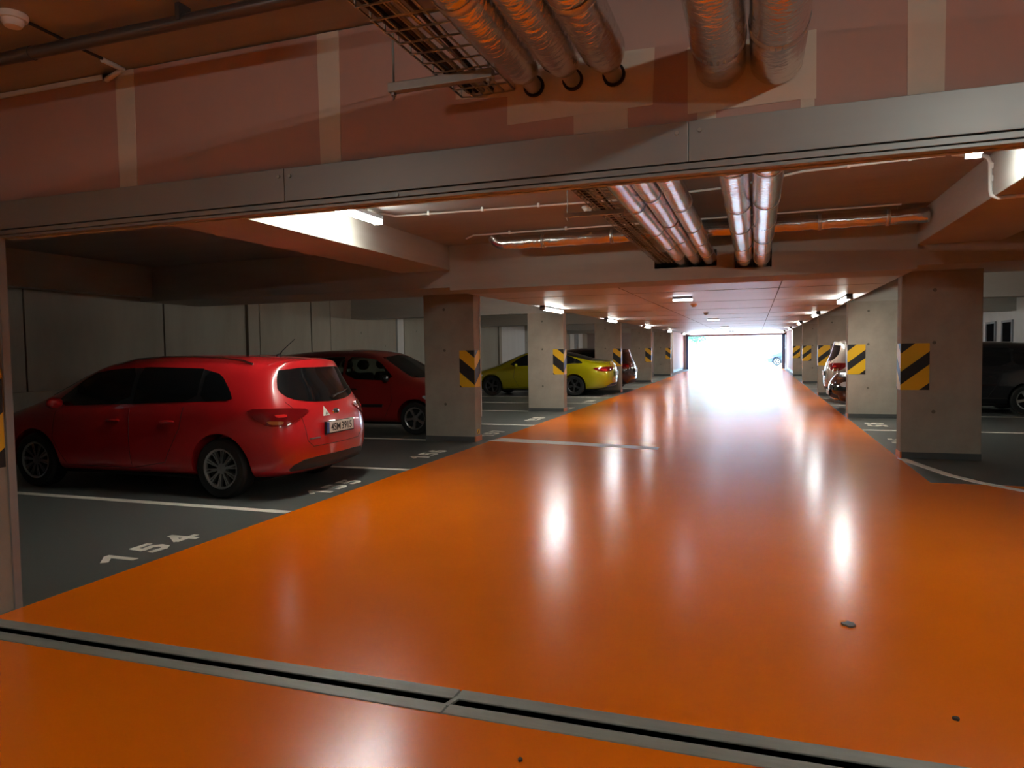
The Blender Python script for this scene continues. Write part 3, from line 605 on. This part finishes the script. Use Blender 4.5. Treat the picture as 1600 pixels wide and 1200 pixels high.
def make_car(label, cat, st, paint, wheel_x, loc, rz, kx=1., kz=1., lvl=3, group=None, estate=False, hollow=False, wheel='five', plate=None, side_poly=None, rear_poly=None, front_poly=None, tail=True, dlo_front=None, mould=False, wheel_r=.316, name='car'):
    root = empty(name, loc, rz, label=label, cat=cat, group=group)
    X = lambda pl: [(x*kx, z if z < .3 else .3+(z-.3)*kz) for x, z in pl]
    Zk = lambda pl: [(y, z if z < .3 else .3+(z-.3)*kz) for y, z in pl]
    st = stretched(st, kx, kz); L = max(p[0] for r in st for p in r)
    base = evaluated(cage_mesh(st, -.13, .16, .055, ((0, 6, .55), (None, 3, .25))), [('SUBSURF', dict(levels=lvl, render_levels=lvl))])
    bm = bmesh.new(); bm.from_mesh(base); bvh = BVHTree.FromBMesh(bm)
    me = base
    if hollow:
        bmi = bm.copy(); bmi.normal_update()
        for v in bmi.verts: v.co = v.co - v.normal*.045
        g = bmi.verts[:]+bmi.edges[:]+bmi.faces[:]; r_ = bmesh.ops.bisect_plane(bmi, geom=g, plane_co=(0, 0, .74), plane_no=(0, 0, 1), clear_inner=True)
        bmesh.ops.holes_fill(bmi, edges=[e for e in bmi.edges if e.is_boundary], sides=0); bmesh.ops.recalc_face_normals(bmi, faces=bmi.faces[:])
        inner = bpy.data.meshes.new('inner'); bmi.to_mesh(inner); bmi.free()
        oi = bpy.data.objects.new('tmp_inner', inner); C.objects.link(oi)
        me = evaluated(me, [('BOOLEAN', dict(operation='DIFFERENCE', object=oi, solver='EXACT'))]); bpy.data.objects.remove(oi)
    bm.free()
    # wheel arches
    ar = MB()
    for wx in wheel_x:
        for s in (-1, 1): ar.tube([(wx, s*1.05, wheel_r), (wx, s*.60, wheel_r)], wheel_r+.055, 36)
    me = cut(me, ar)
    sp = X(side_poly); rp = Zk(rear_poly); fp = Zk(front_poly)
    if hollow:
        for poly in sp_list(sp, side_split(kx)): me = cut(me, MB().prism([tuple(p) for p in smooth_poly(poly, 1)], 'y', -1.2, 1.2))
        xm = sum(p[0] for p in sp)/len(sp)
        me = cut(me, MB().prism(fp, 'x', xm, L+.5)); me = cut(me, MB().prism(rp, 'x', -.5, xm))
    me.materials.clear(); me.materials.append(paint); me.polygons.foreach_set('material_index', [0]*len(me.polygons)); me.shade_smooth(); me.set_sharp_from_angle(angle=math.radians(35))
    body = link(bpy.data.objects.new('body', me), root)
    gl = glass_clear if hollow else glass_k
    for view in ('left', 'right'):
        if not hollow: patch(bvh, view, sp, 'window_surround', trim_k, body, .002, .06)
        for poly in sp_list(sp, side_split(kx)): patch(bvh, view, [tuple(p) for p in poly], 'side_window', gl, body, .006 if not hollow else -.004, .06)
    patch(bvh, 'rear', rp, 'rear_window', gl, body, .005, .05); patch(bvh, 'front', fp, 'windscreen', gl, body, .005 if not hollow else -.004, .05)
    # tail lamps, head lamps, plates
    rear_lower = [(-.66, .20), (-.70, .34), (-.52, .41), (.52, .41), (.70, .34), (.66, .20)]
    patch(bvh, 'rear', rear_lower, 'lower_valance', trim_mat, body, .006, .06)
    patch(bvh, 'front', [(-.60, .22), (-.60, .42), (.60, .42), (.60, .22)], 'front_grille', trim_mat, body, .005, .06)
    k = kx
    for v in ('rl', 'rr'):
        if tail == 'wide': pl = [(.22, .92), (.45, .945), (.80, .93), (1.02, .90), (.93, .83), (.75, .785), (.36, .80)]
        else: pl = [(.34, .935), (.62, .965), (.98, .965), (.90, .86), (.80, .785), (.62, .775), (.44, .86)]
        lo = patch(bvh, v, Zk(pl), 'tail_lamp', lamp_red, root, .012, .035)
        if tail == 'wide': patch(bvh, v, Zk([(.60, .86), (.80, .86), (.75, .82), (.62, .80)]), 'lamp_reflector', lamp_red_hot, lo, .016, .03)
        else:
            patch(bvh, v, Zk([(.60, .90), (.72, .90), (.70, .87), (.60, .87)]), 'lamp_reflector', lamp_red_hot, lo, .016, .03)
            patch(bvh, v, Zk([(.63, .83), (.80, .84), (.76, .80), (.65, .795)]), 'lamp_amber_strip', lamp_amber, lo, .016, .03)
    dmax = max(p[0] for r in st for p in r)
    for v, s in (('fl', 1), ('fr', -1)):
        u0 = (dmax-.45)/math.sqrt(2) - .70/math.sqrt(2)
        patch(bvh, v, Zk([(u0-.18, .70), (u0+.02, .71), (u0+.30, .66), (u0+.30, .58), (u0, .56)]), 'head_lamp', lamp_clear, root, .01, .04)
    for v, s in (('rear', -1), ('front', 1)):
        zc_ = .3+(.715-.3)*kz if s < 0 else .42
        c = shoot(bvh, v, 0, zc_, 0); ph = .118 if s < 0 else .11
        p = MB().box(-.004, .004, -.262, .262, -ph/2, ph/2).build('licence_plate', plate_m, root, bevel=.003); p.location = (c.x+s*.022, 0, c.z); 
        MB().box(-.012, .012, -.275, .275, -ph/2-.012, ph/2+.006).build('plate_holder', trim_k, p).location = (-s*.012, 0, 0)
        if plate:
            MB().box(-.0052, .0052, *( (.222, .262) if s < 0 else (-.262, -.222)), -ph/2+.001, ph/2-.001).build('plate_band', plate_b, p)
            M4 = (Matrix.Rotation(-PI/2, 4, 'Z') if s < 0 else Matrix.Rotation(PI/2, 4, 'Z')) @ Matrix.Rotation(PI/2, 4, 'X')
            for word, yo in zip(plate.split(' '), (.115, -.10)):
                text_mesh('plate_number', word, .112, ink, p, Matrix.Translation((s*.0045, -s*yo - .02, -.040)) @ M4, extrude=.0008, offset=.0015, spacing=.95, align='CENTER')
    # seams, handles, mirrors
    bz = lambda z: z if z < .3 else .3+(z-.3)*kz
    xa, xb, xc = 1.14*kx, 2.06*kx, 3.12*kx
    dl = []
    for v in ('left', 'right'):
        dl += [(v, [(xa+.18, bz(.98)), (xa+.22, bz(.75)), (xa+.45, .36), (xb, .28), (xb, bz(.95))]), (v, [(xb, .28), (xc-.1, .28), (xc+.08, bz(.60)), (xc+.05, bz(.92))])]
    dl += [('rear', [(.55, bz(.87)), (.52, bz(.60)), (.44, bz(.53)), (-.44, bz(.53)), (-.52, bz(.60)), (-.55, bz(.87))]), ('rear', [(.60, bz(.94)), (.66, bz(1.03))]), ('rear', [(-.60, bz(.94)), (-.66, bz(1.03))])]
    seams(bvh, dl, body)
    for v, s in (('left', 1), ('right', -1)):
        for hx in (xa+.28, xb+.12):
            a = shoot(bvh, v, hx, bz(.82), .016); b = shoot(bvh, v, hx+.19, bz(.815), .016)
            MB().tube([a + (b-a)*t for t in (0, .08, .5, .92, 1)], [.006, .014, .017, .014, .006], 10).build('door_handle', paint if not mould else trim_k, root, smooth=60)
        c = shoot(bvh, v, xc-.02, bz(.99), 0); c = c + Vector((0, s*.10, .02))
        prof = [(0, -.055), (.045, -.05), (.07, -.03), (.08, .0), (.072, .03), (.04, .05), (0, .055)]
        mi = MB().lathe(prof, 20, 'x'); mi.v = [(c.x+x*.9, c.y+y*1.25, c.z+z*.85) for x, y, z in mi.v]
        mo = mi.build('wing_mirror', paint if not mould else trim_k, root, smooth=60)
        MB().tube([c, c - Vector((0, s*.13, .03))], .018, 8).build('mirror_arm', trim_k, mo)
        if mould: patch(bvh, v, [(xa+.32, .50), (xc-.12, .50), (xc-.10, .555), (xa+.32, .555)], 'side_moulding', trim_k, root, .012, .06, 0)
        if estate:
            pts = [shoot_top(bvh, x, s*.60) for x in (.62, .75, 1.0, 1.4, 1.8, 2.2, 2.5)]; hh = [0, .028, .042, .045, .045, .035, 0]
            MB().tube([p + Vector((0, 0, h)) for p, h in zip(pts, hh)], .013, 10).build('roof_rail', chrome, root, smooth=60)
    # wheels
    w0 = WH[wheel]
    for i, wx in enumerate(wheel_x):
        for s in (-1, 1):
            w = copy_tree(w0, root); w.location = (wx, s*.775, wheel_r); w.rotation_euler = (0, .35*i+.2*s, 0 if s > 0 else PI); w.scale = (wheel_r/.316,)*3 if abs(wheel_r-.316) > .001 else (1, 1, 1)
    MB().box(.5, L-.5, -.70, .70, .17, .30).build('underbody', wheel_dark, root)
    # interior
    if hollow:
        for sx in (1.35*kx, 2.25*kx):
            for sy in (-.36, .36):
                se = MB().box(sx-.06, sx+.06, sy-.24, sy+.24, .76, 1.12).build('seat_back', seat_m, root, bevel=.04)
                MB().lathe([(0, -.12), (.07, -.11), (.095, -.06), (.10, 0), (.095, .06), (.07, .11), (0, .12)], 18, 'y', (sx-.03, sy, 1.27)).build('headrest', seat_m, se, smooth=60)
        MB().box(2.95*kx, 3.45*kx, -.68, .68, .74, .93).build('dashboard', seat_m, root, bevel=.05)
        t = MB(); cc = Vector((2.78*kx, .36, .98)); t.tube([cc + Vector((.06*math.sin(a), .18*math.cos(a), .17*math.sin(a))) for a in [2*PI*i/24 for i in range(25)]], .014, 8); t.build('steering_wheel', seat_m, root, smooth=60)
    return root, bvh
def shoot_top(bvh, x, y):
    return bvh.ray_cast(Vector((x, y, 4)), Vector((0, 0, -1)))[0]
def side_split(kx): return [(-1, 1.12*kx), (1.17*kx, 2.03*kx), (2.09*kx, 9)]
def sp_list(sp, spans):
    out = []
    for a, b in spans:
        q = clip_poly(clip_poly([tuple(p) for p in sp], 1, 0, b), -1, 0, -a)
        if len(q) > 2: out.append(q)
    return out
WH = {k: make_wheel(k) for k in ('multi', 'five', 'dark')}
EST_SIDE = [(.70, 1.055), (2.0, 1.01), (3.28, .965), (2.80, 1.34), (2.45, 1.395), (1.9, 1.415), (1.2, 1.395), (.92, 1.33), (.76, 1.16)]
EST_REAR = [(-.60, 1.06), (-.35, 1.01), (0, .995), (.35, 1.01), (.60, 1.06), (.66, 1.15), (.61, 1.28), (.545, 1.388), (-.545, 1.388), (-.61, 1.28), (-.66, 1.15)]
EST_FRONT = [(-.68, 1.015), (0, 1.01), (.68, 1.015), (.55, 1.39), (0, 1.43), (-.55, 1.39)]
FB_SIDE = [(.85, 1.06), (2.0, 1.02), (3.45, .97), (2.95, 1.32), (2.5, 1.385), (2.0, 1.395), (1.5, 1.33), (1.1, 1.20)]
FB_REAR = [(-.66, 1.10), (.66, 1.10), (.62, 1.42), (-.62, 1.42)]
FB_FRONT = [(-.68, .995), (.68, .995), (.55, 1.36), (-.55, 1.36)]
common = dict(side_poly=EST_SIDE, rear_poly=EST_REAR, front_poly=EST_FRONT)
# red estate in bay 155, tail to the lane
est, eb = make_car('bright red estate car with roof rails parked tail out', 'car', ESTATE, paint_red, (.86, 3.51), (-4.40, 6.78, 0), PI, estate=True, kz=.965, wheel='multi', plate='4SM 3915', name='estate_car', **common)
c = shoot(eb, 'rear', 0, .86, .004)
em = MB().lathe([(0, -.004), (.062, -.004), (.066, 0), (.062, .004), (0, .006)], 28, 'x'); em.v = [(c.x-x, c.y+y, c.z+z*.52) for x, y, z in em.v]; em = em.build('emblem', chrome, est, smooth=50)
text_mesh('emblem_letters', 'KIA', .05, ink, em, Matrix.Translation((c.x-.006, 0, c.z-.017)) @ Matrix.Rotation(-PI/2, 4, 'Z') @ Matrix.Rotation(PI/2, 4, 'X'), extrude=.0015, align='CENTER')
patch(eb, 'rear', [(.235, .825), (.12, .825), (.185, .93)], 'triangle_sticker', plate_m, est, .003, .04, 0)
text_mesh('sticker_letter', 'A', .05, ink, est, Matrix.Translation((shoot(eb, 'rear', .178, .85, .005).x-.002, .178, .835)) @ Matrix.Rotation(-PI/2, 4, 'Z') @ Matrix.Rotation(PI/2, 4, 'X'), extrude=.001, align='CENTER')
patch(eb, 'rear', [(.50, .60), (.34, .60), (.34, .615), (.50, .615)], 'model_badge', chrome, est, .004, .05, 0)
MB().tube([shoot(eb, 'rear', y, z, .018) for y, z in ((-.02, 1.01), (-.12, 1.03), (-.3, 1.05), (-.46, 1.075))], [.016, .011, .009, .006], 8).build('rear_wiper', trim_k, est, smooth=60)
pt = shoot_top(eb, .75, 0)
MB().tube([pt, pt + Vector((-.05, 0, .06)), pt + Vector((-.22, 0, .19))], [.012, .006, .004], 8).build('roof_antenna', trim_k, est, smooth=60)
MB().lathe([(0, -.02), (.035, -.02), (.03, .02), (0, .03)], 14, 'z', tuple(pt)).build('antenna_foot', trim_k, est, smooth=50)
sp_ = MB(); rim_e = [shoot_top(eb, .33 + .16*(y/.56)**2, y) for y in [-.56+.08*k for k in range(15)]]
vs_ = []; fs_ = []
for p in rim_e: vs_ += [p + Vector((.16, 0, .004)), p + Vector((-.035, 0, .0)), p + Vector((-.035, 0, -.022)), p + Vector((.10, 0, -.03))]
for i in range(len(rim_e)-1):
    a, b = 4*i, 4*i+4; fs_ += [(a+j, a+(j+1) % 4, b+(j+1) % 4, b+j) for j in range(4)]
fs_ += [(0, 1, 2, 3), (len(vs_)-4, len(vs_)-1, len(vs_)-2, len(vs_)-3)]
MB().add(vs_, fs_).build('roof_spoiler', paint_red, est, smooth=40)
# dark red hatchback in bay 157, nose to the lane
make_car('dark red hatchback with black side moulding parked nose out behind a pillar', 'car', ESTATE, paint_red2, (.66, 3.32), (-9.14, 12.33, 0), 0, kx=.895, kz=1.02, hollow=True, mould=True, wheel='five', wheel_r=.30, name='hatchback_car', **common)
make_car('yellow green fastback saloon with dark wheels parked tail out', 'car', FASTBACK, paint_yel, (1.16, 4.0), (-4.36, 23.05, 0), PI, wheel='dark', wheel_r=.335, lvl=3, tail='wide', plate='1AB 2345' if 0 else None, side_poly=FB_SIDE, rear_poly=FB_REAR, front_poly=FB_FRONT, name='saloon_car')
make_car('dark maroon car parked tail out past the yellow car', 'car', ESTATE, paint_mar, (.80, 3.35), (-4.15, 25.95, 0), PI, kx=.95, kz=1.0, lvl=2, name='hatchback_car', **common)
make_car('black car parked nose out behind the pillars opposite the yellow car', 'car', ESTATE, paint_blk, (.86, 3.51), (6.22, 18.15, 0), PI, kz=1.0, lvl=2, name='hatchback_car', **common)
make_car('beige crossover car parked tail out behind the black car', 'car', ESTATE, paint_bei, (.82, 3.42), (1.80, 20.95, 0), 0, kx=.97, kz=1.12, lvl=2, wheel_r=.34, name='crossover_car', **common)
make_car('blue grey car parked outside the far gate in daylight', 'car', ESTATE, paint_blu, (.80, 3.35), (5.0, 60.5, 0), PI, kx=.92, lvl=2, name='hatchback_car', **common)
for w in WH.values():
    for ch in list(w.children): bpy.data.objects.remove(ch)
    bpy.data.objects.remove(w)

# ------------------------------------------------------------------ outside the gate
struct('pavement', MB().box(-60, 60, 51.3, 170, -.25, -.01), noisy('pale_paving', (.50, .49, .47), (.58, .57, .55), 1.2, 6, (.8, .95)))
bd = empty('building', (-6, 120, -.01), label='pale building far beyond the gate', cat='building')
MB().box(-30, 34, 0, 10, 0, 9).build('wall', noisy('pale_render', (.72, .70, .66), (.78, .76, .72), .5, 4, (.8, .9)), bd)
MB().box(-30.5, 34.5, -.5, 10.5, 9, 9.5).build('roof_edge', mat('roof_grey', (.4, .4, .42), .6), bd)
for r in range(2):
    for k in range(14):
        x = -27+k*4.4; f = MB().box(x, x+1.6, -.12, .05, 1.2+r*4, 3.2+r*4).build('window_frame', white_wall, bd); MB().box(x+.1, x+1.5, -.14, -.1, 1.3+r*4, 3.1+r*4).build('pane', plastic_w, f)
def tree(x, y, h, r, seed, label):
    t = empty('tree', (x, y, -.01), label=label, cat='tree'); rnd = random.Random(seed)
    MB().tube([(0, 0, 0), (.05, 0, h*.4), (-.05, .1, h*.8)], [.16, .12, .05], 10).build('trunk', mat('bark', (.16, .11, .07), .9), t, smooth=60)
    mb = MB()
    for k in range(2600):
        d = Vector((rnd.gauss(0, 1), rnd.gauss(0, 1), rnd.gauss(0, 1))).normalized() * r * rnd.random()**.4; c = Vector((d.x, d.y, h*.78 + d.z*.75))
        a = Vector((rnd.gauss(0, 1), rnd.gauss(0, 1), rnd.gauss(0, 1))).normalized(); b = a.orthogonal().normalized()*.07; a = a*.13
        mb.add([c-a, c+b, c+a, c-b], [(0, 1, 2, 3)])
    o = mb.build('foliage', mat('leaf_green', (.08, .26, .10), .6), t, fixn=False); o['kind'] = 'stuff'
tree(-7.0, 92, 4.6, 1.9, 1, 'leafy green tree outside beyond the gate on the building side')
tree(-10.2, 95, 4.6, 1.5, 2, 'smaller leafy green tree outside beyond the gate')
